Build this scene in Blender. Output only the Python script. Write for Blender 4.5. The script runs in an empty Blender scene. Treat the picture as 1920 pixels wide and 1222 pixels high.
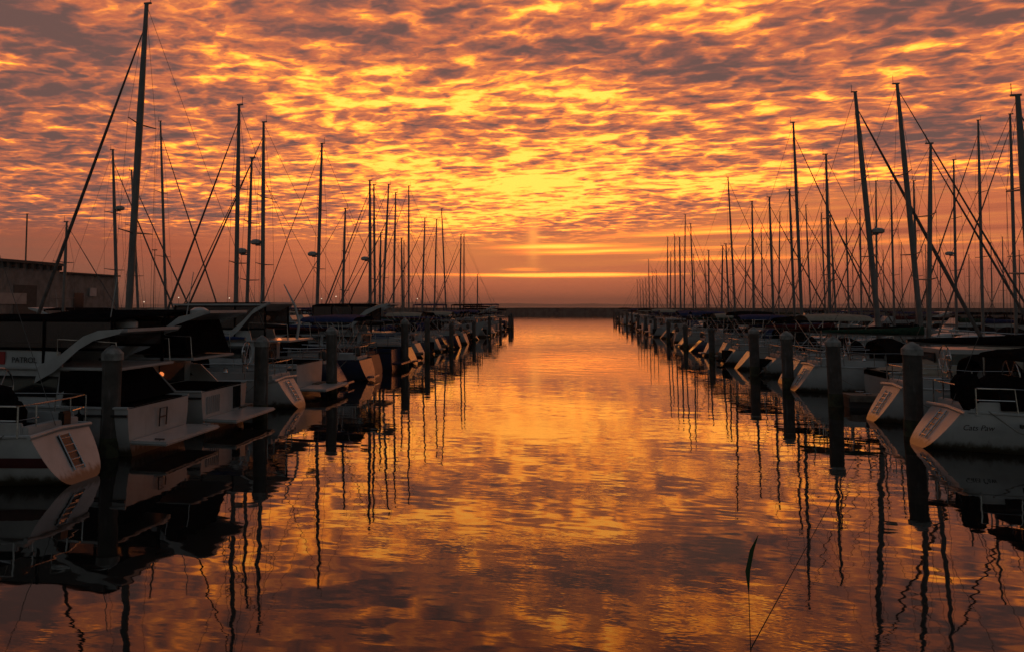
import bpy, math, random
from mathutils import Vector
random.seed(7)
C = bpy.data.collections.new('marina'); bpy.context.scene.collection.children.link(C)
scene = bpy.context.scene

# ------------------------------------------------------------------ camera
F, PX, PY, CAMH = 1493.0, 755.0, 469.0, 3.6        # focal length and principal point in photo pixels, eye height
PIT = math.radians(4.0); YAW = math.radians(12.179)
cam_d = bpy.data.cameras.new('camera'); cam = bpy.data.objects.new('camera', cam_d); C.objects.link(cam)
cam.location = (0, 0, CAMH); cam.rotation_euler = (math.radians(90)+PIT, 0, YAW)
cam_d.sensor_width = 36; cam_d.lens = F/1920*36
cam_d.shift_x = (960-PX)/1920; cam_d.shift_y = (PY-611)/1920
cam_d.clip_start = .1; cam_d.clip_end = 40000
scene.camera = cam
scene.view_settings.view_transform = 'Standard'; scene.view_settings.look = 'None'
scene.cycles.max_bounces = 6; scene.cycles.diffuse_bounces = 2; scene.cycles.glossy_bounces = 4; scene.cycles.transparent_max_bounces = 6; scene.cycles.volume_bounces = 0
scene.view_settings.exposure = 0; scene.view_settings.gamma = 1

def ray(x, y):                                      # survey helper: direction of a photo pixel in world axes
    a0, c0 = (x-PX)/F, -(y-PY)/F
    a = math.cos(PIT)-c0*math.sin(PIT); b = math.sin(PIT)+c0*math.cos(PIT)
    return Vector((a0*math.cos(YAW)-a*math.sin(YAW), a0*math.sin(YAW)+a*math.cos(YAW), b))
def at_y(x, y, Y):
    r = ray(x, y); p = r*(Y/r.y); return Vector((p.x, p.y, p.z+CAMH))
def at_x(x, y, X):
    r = ray(x, y); p = r*(X/r.x); return Vector((p.x, p.y, p.z+CAMH))
def azel(x, y):
    r = ray(x, y).normalized(); return math.atan2(r.x, r.y), r.z

# ------------------------------------------------------------------ node expression helper
class S:
    def __init__(s, nt, sock): s.nt, s.k = nt, sock
    def _m(s, op, *o, clamp=False):
        n = s.nt.nodes.new('ShaderNodeMath'); n.operation = op; n.use_clamp = clamp
        for i, v in enumerate((s,)+o):
            if isinstance(v, S): s.nt.links.new(v.k, n.inputs[i])
            else: n.inputs[i].default_value = v
        return S(s.nt, n.outputs[0])
    def __add__(s, o): return s._m('ADD', o)
    __radd__ = __add__
    def __mul__(s, o): return s._m('MULTIPLY', o)
    __rmul__ = __mul__
    def __sub__(s, o): return s._m('SUBTRACT', o)
    def __truediv__(s, o): return s._m('DIVIDE', o)
    def max(s, o): return s._m('MAXIMUM', o)
    def min(s, o): return s._m('MINIMUM', o)
    def abs(s): return s._m('ABSOLUTE')
    def clamp(s): return s._m('ADD', 0.0, clamp=True)
def val(nt, v):
    n = nt.nodes.new('ShaderNodeValue'); n.outputs[0].default_value = v; return S(nt, n.outputs[0])
def smooth(v, a, b):
    n = v.nt.nodes.new('ShaderNodeMapRange'); n.interpolation_type = 'SMOOTHSTEP'
    v.nt.links.new(v.k, n.inputs[0]); n.inputs[1].default_value = a; n.inputs[2].default_value = b
    return S(v.nt, n.outputs[0])
def comb(nt, x, y, z=0.0):
    n = nt.nodes.new('ShaderNodeCombineXYZ')
    for i, v in enumerate((x, y, z)):
        if isinstance(v, S): nt.links.new(v.k, n.inputs[i])
        else: n.inputs[i].default_value = v
    return n.outputs[0]
def noise(nt, vec, scale, detail=4, rough=.55, dist=0.0):
    n = nt.nodes.new('ShaderNodeTexNoise'); n.inputs['Scale'].default_value = scale
    n.inputs['Detail'].default_value = detail; n.inputs['Roughness'].default_value = rough; n.inputs['Distortion'].default_value = dist
    if vec is not None: nt.links.new(vec, n.inputs['Vector'])
    return S(nt, n.outputs[0])
def lin(c): return tuple(((v/255+.055)/1.055)**2.4 if v > 10 else v/255/12.92 for v in c)+(1,)
def ramp(nt, v, stops):
    n = nt.nodes.new('ShaderNodeValToRGB'); nt.links.new(v.k, n.inputs[0]); e = n.color_ramp.elements
    while len(e) > 1: e.remove(e[-1])
    for i, (p, c) in enumerate(stops):
        q = e[0] if i == 0 else e.new(p)
        q.position = p; q.color = lin(c)
    return n.outputs[0]
def mixc(nt, f, a, b, mode='MIX'):
    n = nt.nodes.new('ShaderNodeMix'); n.data_type = 'RGBA'; n.blend_type = mode
    for i, v in ((0, f), (6, a), (7, b)):
        if isinstance(v, S): nt.links.new(v.k, n.inputs[i])
        elif isinstance(v, bpy.types.NodeSocket): nt.links.new(v, n.inputs[i])
        else: n.inputs[i].default_value = v
    return n.outputs[2]

# ------------------------------------------------------------------ sky: sunset under a sheet of altocumulus
SUN_AZ, _ = azel(1000, 500)
world = bpy.data.worlds.new('World'); scene.world = world; world.use_nodes = True
nt = world.node_tree; nt.nodes.clear()
tc = nt.nodes.new('ShaderNodeTexCoord'); sp = nt.nodes.new('ShaderNodeSeparateXYZ')
nt.links.new(tc.outputs['Generated'], sp.inputs[0])
X, Y, Z = (S(nt, sp.outputs[i]) for i in range(3))
az = X._m('ARCTAN2', Y)
def blob(px, py, rx, ry, tilt=0.0, amp=1.0, p=2):
    a0, e0 = azel(px, py); u = (az-a0)/(rx/F); v = (Z-e0)/(ry/F)
    if tilt: v = v-u*tilt
    d = u*u+v*v
    return (d*-1.0)._m('EXPONENT')*amp
dz = Z.max(0.0)+.05
qx, qy = X/dz, Y/dz
w1 = noise(nt, comb(nt, qx, qy, 3.1), 1.3, 2)-.5
w2 = noise(nt, comb(nt, qx, qy, 9.7), 1.3, 2)-.5
ux, uy = qx+w1*.30, qy+w2*.30
A = noise(nt, comb(nt, ux*.9, uy*1.2, .4), 1.7, 2, .5)-.5
B = noise(nt, comb(nt, ux*.75, uy*1.25, 2.4), 6.5, 3, .5)-.5
Cn = noise(nt, comb(nt, ux*.72, uy*1.25, 5.4), 15.0, 4, .62)-.5
def voro(vec, scale, rnd=1.0, smo=.35):
    n = nt.nodes.new('ShaderNodeTexVoronoi'); n.voronoi_dimensions = '2D'; n.feature = 'SMOOTH_F1'; n.inputs['Scale'].default_value = scale; n.inputs['Smoothness'].default_value = smo
    n.inputs['Randomness'].default_value = rnd; nt.links.new(vec, n.inputs['Vector']); return S(nt, n.outputs['Distance'])
w3 = noise(nt, comb(nt, qx, qy, 5.0), 7.0, 3, .6)-.5
w4 = noise(nt, comb(nt, qx, qy, 8.0), 7.0, 3, .6)-.5
cx, cy = ux+w3*.22, uy+w4*.22
cell = voro(comb(nt, cx*.86, cy*1.08, 0), 8.8)-.40                      # cloudlets: dark hearts, lit rims
cell2 = voro(comb(nt, cx*.85+4, cy*1.15, 2), 19.0)-.40
fil = noise(nt, comb(nt, cx*.85+3.0, cy*1.12, 7.7), 6.2, 4, .6)-.5
v = A*1.0+B*1.0+Cn*.45*smooth(Z, .03, .22)+cell*.62+cell2*.30+(fil.abs()*-1.0+.09)*1.1+.432
glow = blob(940, 330, 360, 95, 0, .205)+blob(760, 160, 260, 90, -.25, .08)+blob(985, 400, 200, 40, 0, .08)
dark = (blob(765, 232, 62, 30, 0, .34)+blob(900, 245, 60, 22, 0, .16)+blob(1150, 45, 130, 40, 0, .22)+blob(1290, 135, 90, 36, .3, .26)+blob(1030, 365, 28, 18, 0, .20)
        +blob(620, 60, 180, 40, 0, .14)+blob(120, 60, 170, 70, 0, .20)+blob(1450, 290, 150, 24, 0, .16)+blob(1600, 385, 330, 26, 0, .12)+blob(1700, 240, 220, 34, 0, .18)+blob(1600, 60, 330, 60, 0, .13)
        +blob(480, 230, 90, 20, 0, .08)+blob(30, 330, 160, 240, 0, .13)+blob(640, 265, 50, 15, 0, .15)+blob(1000, 90, 160, 26, 0, .10)+blob(850, 20, 90, 22, 0, .1))
lite = (blob(725, 130, 90, 12, .45, .30)+blob(690, 170, 40, 14, 0, .22)+blob(810, 195, 120, 7, -.1, .26)+blob(1030, 15, 90, 8, 0, .26)+blob(1130, 185, 70, 12, -.3, .24)+blob(1180, 212, 80, 7, -.2, .2)
        +blob(1570, 240, 90, 12, .1, .28)+blob(1750, 85, 110, 7, -.05, .34)+blob(1330, 25, 140, 8, .1, .18)+blob(1260, 60, 90, 8, -.25, .18)+blob(1110, 260, 120, 8, 0, .22)
        +blob(700, 240, 60, 10, .25, .25)+blob(1400, 335, 260, 9, .05, .2)+blob(420, 310, 260, 26, 0, .10)+blob(1000, 340, 260, 42, 0, .16)+blob(1700, 325, 300, 9, 0, .20))
v = v+glow-dark*.85+lite
# darker and greyer far from the sunset bearing
cosb = az-SUN_AZ
off = cosb.abs()
v = v-smooth(off, .2, .6)*.115-smooth(Z, .24, .40)*.05
cloud = ramp(nt, v, [(0, (112, 84, 78)), (.16, (136, 90, 80)), (.30, (170, 102, 80)), (.42, (204, 112, 78)), (.56, (232, 134, 80)), (.68, (248, 170, 80)), (.78, (254, 214, 84)), (.92, (255, 244, 105))])
# low band of veil and thin streaks over the horizon
st = noise(nt, comb(nt, az*5.0, Z*95.0, 0), 1.0, 4, .55)-.5
st2 = noise(nt, comb(nt, az*2.2, Z*210.0, 4), 1.0, 3, .5)-.5
e_hi, e_lo = azel(960, 400)[1], azel(960, 573)[1]
t = (Z-e_lo)/(e_hi-e_lo)
lines = (blob(1050, 517, 165, 3.2, 0, .75)+blob(1180, 516, 200, 2.6, 0, .3)+blob(1050, 462, 80, 4.0, 0, .5)+blob(1130, 473, 150, 3.4, .30, .42)+blob(985, 506, 40, 3, 0, .3)+blob(1400, 434, 220, 4, 0, .34)
         +blob(1560, 455, 320, 10, 0, .24)+blob(950, 427, 110, 9, 0, .36)+blob(1700, 480, 300, 16, 0, .10)+blob(1330, 485, 120, 4, 0, .2)+blob(800, 515, 130, 2.2, 0, .16)+blob(1500, 420, 300, 4, 0, .14)
         )
bv = t*.22+.285+st*.34*smooth(t, .15, .7)*smooth(az, -.25, .2)+st2*.16*smooth(t, .25, .75)+st*.05+lines*((st+st2)*2.8+.85).max(.2)+blob(1000, 500, 300, 60, 0, .10)-smooth(off, .2, .7)*.13-smooth(az*-1.0, .28, .66)*.08
band = ramp(nt, bv, [(0, (118, 84, 72)), (.18, (146, 90, 70)), (.30, (172, 92, 66)), (.42, (210, 114, 74)), (.55, (236, 140, 74)), (.7, (252, 190, 80)), (.9, (255, 236, 104))])
wav = A*.012
edge = smooth(Z+wav+B*.012+smooth(az*-1.0, .1, .6)*-.006+smooth(az, .02, .3)*-.036, azel(960, 468)[1], azel(960, 418)[1])
hot = mixc(nt, smooth(v, .52, .82), (1, 1, 1, 1), (2.4, .97, .8, 1))      # the lit cloud edges are brighter than the picture can show
cloud = mixc(nt, 1.0, cloud, hot, 'MULTIPLY')
hotb = mixc(nt, smooth(bv, .5, .75), (1, 1, 1, 1), (2.9, 1.08, .85, 1))
band = mixc(nt, 1.0, band, hotb, 'MULTIPLY')
skyc = mixc(nt, edge, band, cloud)
pill = blob(1000, 440, 11, 48, 0, .42)*(B*1.2+.8)
skyc = mixc(nt, pill.clamp(), skyc, (2.0, .72, .12, 1))
# overhead and behind the viewer the clouds lose the glow and go slate grey
back = noise(nt, comb(nt, qx, qy, 1.0), 1.6, 4)
sky_n = nt.nodes.new('ShaderNodeTexSky'); sky_n.sky_type = 'NISHITA'; sky_n.sun_disc = False
sky_n.sun_elevation = math.radians(1.5); sky_n.sun_rotation = SUN_AZ
grey = ramp(nt, back, [(.3, (57, 59, 62)), (.7, (89, 90, 93))])
dusk = mixc(nt, .05, grey, sky_n.outputs[0], 'ADD')
fade = smooth(off, .62, 1.25)
top = smooth(Z, .37, .62)
skyc = mixc(nt, top, skyc, dusk)
skyc = mixc(nt, fade, skyc, dusk)
bg = nt.nodes.new('ShaderNodeBackground'); nt.links.new(skyc, bg.inputs[0]); bg.inputs[1].default_value = 1.0
wo = nt.nodes.new('ShaderNodeOutputWorld'); nt.links.new(bg.outputs[0], wo.inputs[0])
# the sun: low behind the cloud bank, weak and diffuse
sl = bpy.data.lights.new('sun', 'SUN'); so = bpy.data.objects.new('sun', sl); C.objects.link(so)
sl.energy = .012; sl.angle = math.radians(35); sl.color = (1, .48, .16)
so.rotation_euler = Vector((-math.sin(SUN_AZ), -math.cos(SUN_AZ), -math.sin(math.radians(4)))).to_track_quat('-Z', 'Y').to_euler()

# ------------------------------------------------------------------ materials
def mat(name, col, rough=.5, metal=0.0, var=.12, scale=3.0, bump=0.0, spec=.5):
    m = bpy.data.materials.new(name); m.use_nodes = True; n = m.node_tree; b = n.nodes['Principled BSDF']
    b.inputs['Roughness'].default_value = rough; b.inputs['Metallic'].default_value = metal
    b.inputs['Specular IOR Level'].default_value = spec
    t = n.nodes.new('ShaderNodeTexCoord'); nz = noise(n, t.outputs['Object'], scale, 5, .6)
    c1 = tuple(v*(1-var*1.6) for v in col)+(1,); c2 = tuple(min(1, v*(1+var)) for v in col)+(1,)
    n.links.new(mixc(n, smooth(nz, .3, .65), c1, c2), b.inputs['Base Color'])
    if bump:
        bn = n.nodes.new('ShaderNodeBump'); bn.inputs['Distance'].default_value = bump
        n.links.new(noise(n, t.outputs['Object'], scale*6, 3).k, bn.inputs['Height']); n.links.new(bn.outputs[0], b.inputs['Normal'])
    return m
M = dict(
    gel=mat('gelcoat_white', (.36, .37, .37), .3, 0, .1, 1.4), gel2=mat('gelcoat_ivory', (.29, .285, .275), .32, 0, .1, 1.4),
    grey=mat('gelcoat_grey', (.30, .31, .31), .35, 0, .12, 1.5), navy=mat('hull_navy', (.02, .03, .07), .2),
    deck=mat('deck_nonskid', (.22, .21, .20), .7, 0, .12, 6), dark=mat('canvas_black', (.006, .006, .007), .9, 0, .3, 8, .004, spec=.0),
    blue=mat('canvas_blue', (.018, .03, .085), .85, 0, .25, 8, .004, spec=.08), tan=mat('canvas_tan', (.27, .23, .18), .85, 0, .12, 4, .006, spec=.08),
    green=mat('canvas_green', (.012, .04, .025), .85, 0, .25, 8, .004, spec=.08), wine=mat('canvas_wine', (.07, .012, .014), .85, 0, .25, 8, .004, spec=.08),
    glass=mat('tinted_glass', (.01, .011, .012), .08, 0, .1), alu=mat('mast_aluminium', (.14, .135, .13), .5, .2, .12, 2),
    wire=mat('rigging_wire', (.10, .09, .085), .4, .6), steel=mat('stainless', (.5, .5, .5), .25, 1.0), jib=mat('furled_sail', (.09, .08, .075), .8, 0, .25, 5),
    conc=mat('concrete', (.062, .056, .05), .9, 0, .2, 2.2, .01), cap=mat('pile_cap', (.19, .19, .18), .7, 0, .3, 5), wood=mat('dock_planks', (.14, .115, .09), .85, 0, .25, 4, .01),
    float=mat('dock_float', (.05, .05, .05), .8), red=mat('red_paint', (.34, .02, .02), .5), maroon=mat('stripe_maroon', (.06, .008, .010), .4),
    black=mat('black_plastic', (.01, .01, .01), .4), teak=mat('teak', (.16, .09, .045), .6, 0, .2, 6), shed=mat('shed_siding', (.20, .19, .18), .8, 0, .18, 1.2),
    roof=mat('shed_roof', (.06, .055, .05), .8), wall=mat('breakwater_concrete', (.11, .10, .09), .95, 0, .25, .6, .02), hill=mat('hill_scrub', (.10, .075, .055), 1.0, 0, .2, .01),
    rope=mat('rope', (.16, .15, .13), .9), stalk=mat('dry_stalk', (.03, .028, .015), .8), leaf=mat('green_leaf', (.018, .045, .008), .8), weed=mat('weed_stain', (.035, .04, .02), .95, 0, .4, 5, .01), kayak=mat('kayak_red', (.3, .05, .03), .5))
def corrugate(m):
    n = m.node_tree; t = n.nodes.new('ShaderNodeTexCoord'); w = n.nodes.new('ShaderNodeTexWave'); w.bands_direction = 'Y'
    w.inputs['Scale'].default_value = 1.6; n.links.new(t.outputs['Object'], w.inputs[0])
    b = n.nodes.new('ShaderNodeBump'); b.inputs['Distance'].default_value = .05; n.links.new(w.outputs['Fac'], b.inputs['Height'])
    n.links.new(b.outputs[0], n.nodes['Principled BSDF'].inputs['Normal'])
corrugate(M['shed'])
def lamp_mat(name, col, s):
    m = bpy.data.materials.new(name); m.use_nodes = True; b = m.node_tree.nodes['Principled BSDF']
    b.inputs['Base Color'].default_value = (.5, .5, .5, 1); b.inputs['Emission Color'].default_value = col+(1,); b.inputs['Emission Strength'].default_value = s; return m
M['lamp'] = lamp_mat('lamp_glow', (1, .72, .5), 1.3); M['warm'] = lamp_mat('cabin_lamp', (1, .25, .06), .9)
def vinyl():
    m = bpy.data.materials.new('clear_vinyl'); m.use_nodes = True; n = m.node_tree; b = n.nodes['Principled BSDF']
    b.inputs['Base Color'].default_value = (.085, .062, .056, 1); b.inputs['Roughness'].default_value = .3; b.inputs['Alpha'].default_value = .65; return m
M['vinyl'] = vinyl()
def grime(m, col):                                                      # scum and rust streaks above the waterline
    n = m.node_tree; b = n.nodes['Principled BSDF']; src = b.inputs['Base Color'].links[0].from_socket
    t = n.nodes.new('ShaderNodeTexCoord'); q = n.nodes.new('ShaderNodeSeparateXYZ'); n.links.new(t.outputs['Object'], q.inputs[0])
    z = S(n, q.outputs[2]); x = S(n, q.outputs[0]); y = S(n, q.outputs[1])
    st = noise(n, comb(n, x*7, y*7, z*.5), 1.0, 4, .6)
    a = smooth(z*-1.0+st*.30, -.13, .05)+smooth(st, .60, .74)*.35*smooth(z, 1.2, .3)
    n.links.new(mixc(n, a.clamp(), src, col+(1,)), b.inputs['Base Color'])
grime(M['gel'], (.07, .06, .04)); grime(M['gel2'], (.06, .05, .035)); grime(M['grey'], (.05, .045, .035))
def guano(m):
    n = m.node_tree; b = n.nodes['Principled BSDF']; src = b.inputs['Base Color'].links[0].from_socket
    t = n.nodes.new('ShaderNodeTexCoord'); q = n.nodes.new('ShaderNodeMapping'); q.inputs['Scale'].default_value = (9, 9, 1.1); n.links.new(t.outputs['Object'], q.inputs[0])
    st = noise(n, q.outputs[0], 1.0, 5, .65); n.links.new(mixc(n, smooth(st, .56, .68)*.6, src, (.15, .145, .14, 1)), b.inputs['Base Color'])
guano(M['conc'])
def water_mat():
    m = bpy.data.materials.new('harbour_water'); m.use_nodes = True; n = m.node_tree; b = n.nodes['Principled BSDF']
    b.inputs['Base Color'].default_value = (.006, .007, .007, 1); b.inputs['Roughness'].default_value = .02; b.inputs['IOR'].default_value = 1.58; b.inputs['Specular Tint'].default_value = (1, .88, .80, 1)
    t = n.nodes.new('ShaderNodeTexCoord'); s = n.nodes.new('ShaderNodeSeparateXYZ'); n.links.new(t.outputs['Object'], s.inputs[0])
    x, y = S(n, s.outputs[0]), S(n, s.outputs[1])
    patch = smooth(noise(n, comb(n, x*.09, y*.15, 0), 1.0, 3), .45, .60)
    h = noise(n, comb(n, x*.55, y*.9, 1), 1.0, 2, .5)*.0085+noise(n, comb(n, x*1.6, y*3.0, 2), 1.0, 3, .5)*.0026*(patch*1.0+.12)+noise(n, comb(n, x*5, y*9, 3), 1.0, 2, .5)*.0005*(patch+.05)
    bn = n.nodes.new('ShaderNodeBump'); bn.inputs['Distance'].default_value = 1.0; bn.inputs['Strength'].default_value = 1.0
    n.links.new(h.k, bn.inputs['Height']); n.links.new(bn.outputs[0], b.inputs['Normal']); return m
M['water'] = water_mat()

# ------------------------------------------------------------------ mesh helpers
class MB:
    def __init__(s): s.v, s.f = [], []
    def add(s, vs, fs):
        o = len(s.v); s.v += [tuple(p) for p in vs]; s.f += [tuple(i+o for i in f) for f in fs]; return s
    def box(s, x0, x1, y0, y1, z0, z1, tx=0.0, ty=0.0):      # tx, ty: taper of the top towards the centre
        vs = [(x0, y0, z0), (x1, y0, z0), (x1, y1, z0), (x0, y1, z0), (x0+tx, y0+ty, z1), (x1-tx, y0+ty, z1), (x1-tx, y1-ty, z1), (x0+tx, y1-ty, z1)]
        return s.add(vs, [(3, 2, 1, 0), (4, 5, 6, 7), (0, 1, 5, 4), (1, 2, 6, 5), (2, 3, 7, 6), (3, 0, 4, 7)])
    def tube(s, pts, r, n=8, cap=True):
        if not isinstance(r, (list, tuple)): r = [r]*len(pts)
        pts = [Vector(p) for p in pts]; vs, fs = [], []
        for i, p in enumerate(pts):
            d = (pts[min(i+1, len(pts)-1)]-pts[max(i-1, 0)]).normalized()
            u = d.cross(Vector((0, 1, 0)) if abs(d.y) < .9 else Vector((1, 0, 0))).normalized(); w = d.cross(u)
            for k in range(n):
                a = 2*math.pi*k/n; vs.append(p+(u*math.cos(a)+w*math.sin(a))*r[i])
        for i in range(len(pts)-1):
            for k in range(n): a, b = i*n+k, i*n+(k+1) % n; fs.append((a, b, b+n, a+n))
        if cap: fs += [tuple(range(n-1, -1, -1)), tuple(range((len(pts)-1)*n, len(pts)*n))]
        return s.add(vs, fs)
    def lathe(s, c, prof, n=14):
        vs, fs = [], []
        for r, z in prof:
            for k in range(n): a = 2*math.pi*k/n; vs.append((c[0]+r*math.cos(a), c[1]+r*math.sin(a), c[2]+z))
        for i in range(len(prof)-1):
            for k in range(n): a, b = i*n+k, i*n+(k+1) % n; fs.append((a, b, b+n, a+n))
        fs += [tuple(range(n-1, -1, -1)), tuple(range((len(prof)-1)*n, len(prof)*n))]
        return s.add(vs, fs)
    def grid(s, rows, close=False):
        n = len(rows[0]); vs = [p for r in rows for p in r]; fs = []
        for i in range(len(rows)-1):
            for k in range(n-1 if not close else n):
                a, b = i*n+k, i*n+(k+1) % n; fs.append((a, b, b+n, a+n))
        return s.add(vs, fs)
    def prism(s, prof, y0, y1):                               # profile in x,z extruded along y
        n = len(prof); vs = [(x, y0, z) for x, z in prof]+[(x, y1, z) for x, z in prof]
        fs = [tuple(range(n)), tuple(range(2*n-1, n-1, -1))]+[(i, i+n, (i+1) % n+n, (i+1) % n) for i in range(n)]
        return s.add(vs, fs)
    def build(s, name, m, parent=None, smooth_=True, bevel=0.0):
        me = bpy.data.meshes.new(name); me.from_pydata(s.v, [], s.f); me.update()
        me.materials.append(M[m] if isinstance(m, str) else m)
        import bmesh
        b = bmesh.new(); b.from_mesh(me); bmesh.ops.recalc_face_normals(b, faces=b.faces)
        if bevel:
            es = [e for e in b.edges if len(e.link_faces) == 2 and e.calc_face_angle(0) > .6]
            bmesh.ops.bevel(b, geom=es, offset=bevel, segments=2, affect='EDGES', clamp_overlap=True)
        b.to_mesh(me); b.free()
        if smooth_:
            me.shade_smooth()
            try: me.set_sharp_from_angle(angle=math.radians(38))
            except Exception: pass
        o = bpy.data.objects.new(name, me); C.objects.link(o)
        if parent: o.parent = parent
        return o
def thing(name, label, cat, loc=(0, 0, 0), rz=0.0, group=None):
    o = bpy.data.objects.new(name, None); C.objects.link(o); o.location = loc; o.rotation_euler = (0, 0, rz); o.empty_display_size = .3
    o['label'] = label; o['category'] = cat
    if group: o['group'] = group
    return o
def tag(o, label, cat, group=None):
    o['label'] = label; o['category'] = cat
    if group: o['group'] = group
    return o
def text(body, size, m, parent, loc, rot, shear=0.0, name='lettering', depth=.004, sx=1.0):
    cu = bpy.data.curves.new(name, 'FONT'); cu.body = body; cu.size = size; cu.extrude = depth; cu.shear = shear
    to = bpy.data.objects.new(name, cu); C.objects.link(to); bpy.context.view_layer.update()
    me = bpy.data.meshes.new_from_object(to.evaluated_get(bpy.context.evaluated_depsgraph_get())); bpy.data.objects.remove(to)
    me.materials.clear(); me.materials.append(M[m]); o = bpy.data.objects.new(name, me); C.objects.link(o)
    o.parent = parent; o.location = loc; o.rotation_euler = rot; o.scale = (sx, 1, 1); return o

# ------------------------------------------------------------------ setting: water, hills
def struct(o): o['kind'] = 'structure'; return o
mb = MB(); mb.add([(-6800, -45, 0), (6800, -45, 0), (6800, 6800, 0), (-6800, 6800, 0)], [(0, 1, 2, 3)])
struct(mb.build('water', 'water', smooth_=False))
mb = MB(); rows = []
for i in range(160):
    x = -6500+i*85; h = 17+6*math.sin(i*.13)+4*math.sin(i*.31+1)+2*math.sin(i*.9)+(5 if x < 200 else 0)
    h = max(6, h); rows.append([(x, 5600, -2), (x, 5700, h*.6), (x, 6000, h), (x, 6600, -2)])
mb.grid(rows); struct(mb.build('hills', 'hill'))

# ------------------------------------------------------------------ breakwater and lamps
BW = 357.0; bz = at_y(1060, 577.2, BW).z
bw = thing('breakwater_wall', 'long low dark concrete breakwater wall closing the far end of the channel', 'breakwater', (0, BW, 0))
mb = MB()
for i in range(88): x = -330+i*9.5; mb.box(x, x+9.5, -.25+.05*(i % 2), .35, -1, bz-.25)
mb.build('wall_panel', 'wall', bw, False)
mb = MB()
for i in range(44): x = -330+i*19; q = random.uniform(-.07, .05); mb.box(x, x+19, -.45, .55, bz-.26+q, bz+q)
mb.build('wall_cap', 'wall', bw, False)
for i in range(60): MB().tube([(-329+i*14, -.65, -1), (-329+i*14, -.65, bz-.3+.15*(i % 3))], .25, 8).build('batter_pile', 'wall', bw)
where = ['far left', 'second from the left', 'third from the left', 'fourth from the left', 'fifth from the left', 'sixth from the left', 'seventh from the left', 'rightmost']
for i, (px, py) in enumerate([(270, 567), (335, 559), (403, 560), (430, 560), (545, 559), (603, 561), (630, 557), (782, 561)]):
    p = at_y(px, py, BW); t = thing('lamp_post', f'small lit globe lamp on the breakwater behind the left masts, {where[i]}', 'lamp', (p.x, BW, bz), 0, 'lamps along the breakwater')
    h = p.z-bz
    MB().tube([(0, 0, 0), (0, 0, h)], [.09, .06], 8).build('pole', 'wire', t)
    MB().lathe((0, 0, h-.1), [(.03, 0), (.2, .1), (.26, .28), (.2, .44), (.05, .5)]).build('globe', 'lamp', t)

# ------------------------------------------------------------------ warehouse on its pier, far left
XW = -50.0
a0 = at_x(-260, 573, XW).y; a1 = at_x(110, 573, XW).y; a2 = at_x(217, 573, XW).y
zh = at_x(60, 490.5, XW).z; zl = at_x(160, 513, XW).z
pier = thing('pier', 'dark concrete pier on piles carrying the long grey shed at far left', 'pier', (XW-9, a1, 0))
MB().box(-14, 12, a0-a1-8, a2-a1+5, 1.3, 1.9).build('pier_deck', 'conc', pier, False)
for i in range(16):
    for dx in (11.5, 4): MB().tube([(dx, a0-a1-6+i*3.4*((a2-a0+10)/52), -1), (dx, a0-a1-6+i*3.4*((a2-a0+10)/52), 1.3)], .2, 8).build('pier_pile', 'conc', pier)
sh = thing('waterfront_shed', 'long grey waterfront shed with flat stepped roof behind the left boats', 'shed', (XW, a1, 1.9))
MB().box(-16, 0, a0-a1, 0, 0, zh-1.9-.25).build('high_bay_wall', 'shed', sh, False)
MB().box(-15.5, -.05, 0.02, a2-a1, 0, zl-1.9-.15).build('low_bay_wall', 'shed', sh, False)
MB().box(-16.3, .5, a0-a1-.3, .3, zh-1.9-.25, zh-1.9).build('high_roof', 'roof', sh, False)
MB().box(-15.8, .35, .32, a2-a1+.3, zl-1.9-.15, zl-1.9).build('low_roof', 'roof', sh, False)
k = 0
while a0-a1+k*1.1 < -.2: MB().box(.01, .42, a0-a1+k*1.1, a0-a1+k*1.1+.18, zh-1.9-.72, zh-1.9-.26).build('eave_bracket', 'roof', sh, False); k += 1
for yy, w, z0, z1 in ((-19, 3.4, 0, 3.6), (-12.5, 2.2, 1.2, 2.9), (-6.6, 3.2, 0, 3.6), (2.4, 1.6, 1.5, 3.0)):
    d = MB().box(.003, .06, yy, yy+w, z0, z1).build('door' if z0 == 0 else 'window', 'roof' if z0 == 0 else 'glass', sh, False)
p = at_x(173, 548, XW); MB().box(.0, .12, p.y-a1-.6, p.y-a1+.6, p.z-1.9-.45, p.z-1.9+.45).build('sign_board', 'gel', sh, False)
p = at_x(20, 560, XW); MB().box(.0, .12, p.y-a1-2, p.y-a1+2, p.z-1.9-.5, p.z-1.9+.5).build('sign_board', 'gel2', sh, False)
for px, top, lab in ((51, 402, 'thin bare pole rising above the shed roof at far left'), (290, 470, 'faint thin pole with a crossbar right of the tallest left mast')):
    p = at_y(px, top, 96 if px < 100 else 60)
    t = thing('flag_pole', lab, 'pole', (p.x, p.y, 0), 0)
    MB().tube([(0, 0, -.5), (0, 0, p.z)], [.14 if px < 100 else .04, .10 if px < 100 else .025], 8).build('pole', 'wire', t)
    MB().box(-.22, .22, -.05, .05, p.z, p.z+.08).build('truck', 'wire', t, False)

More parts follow.
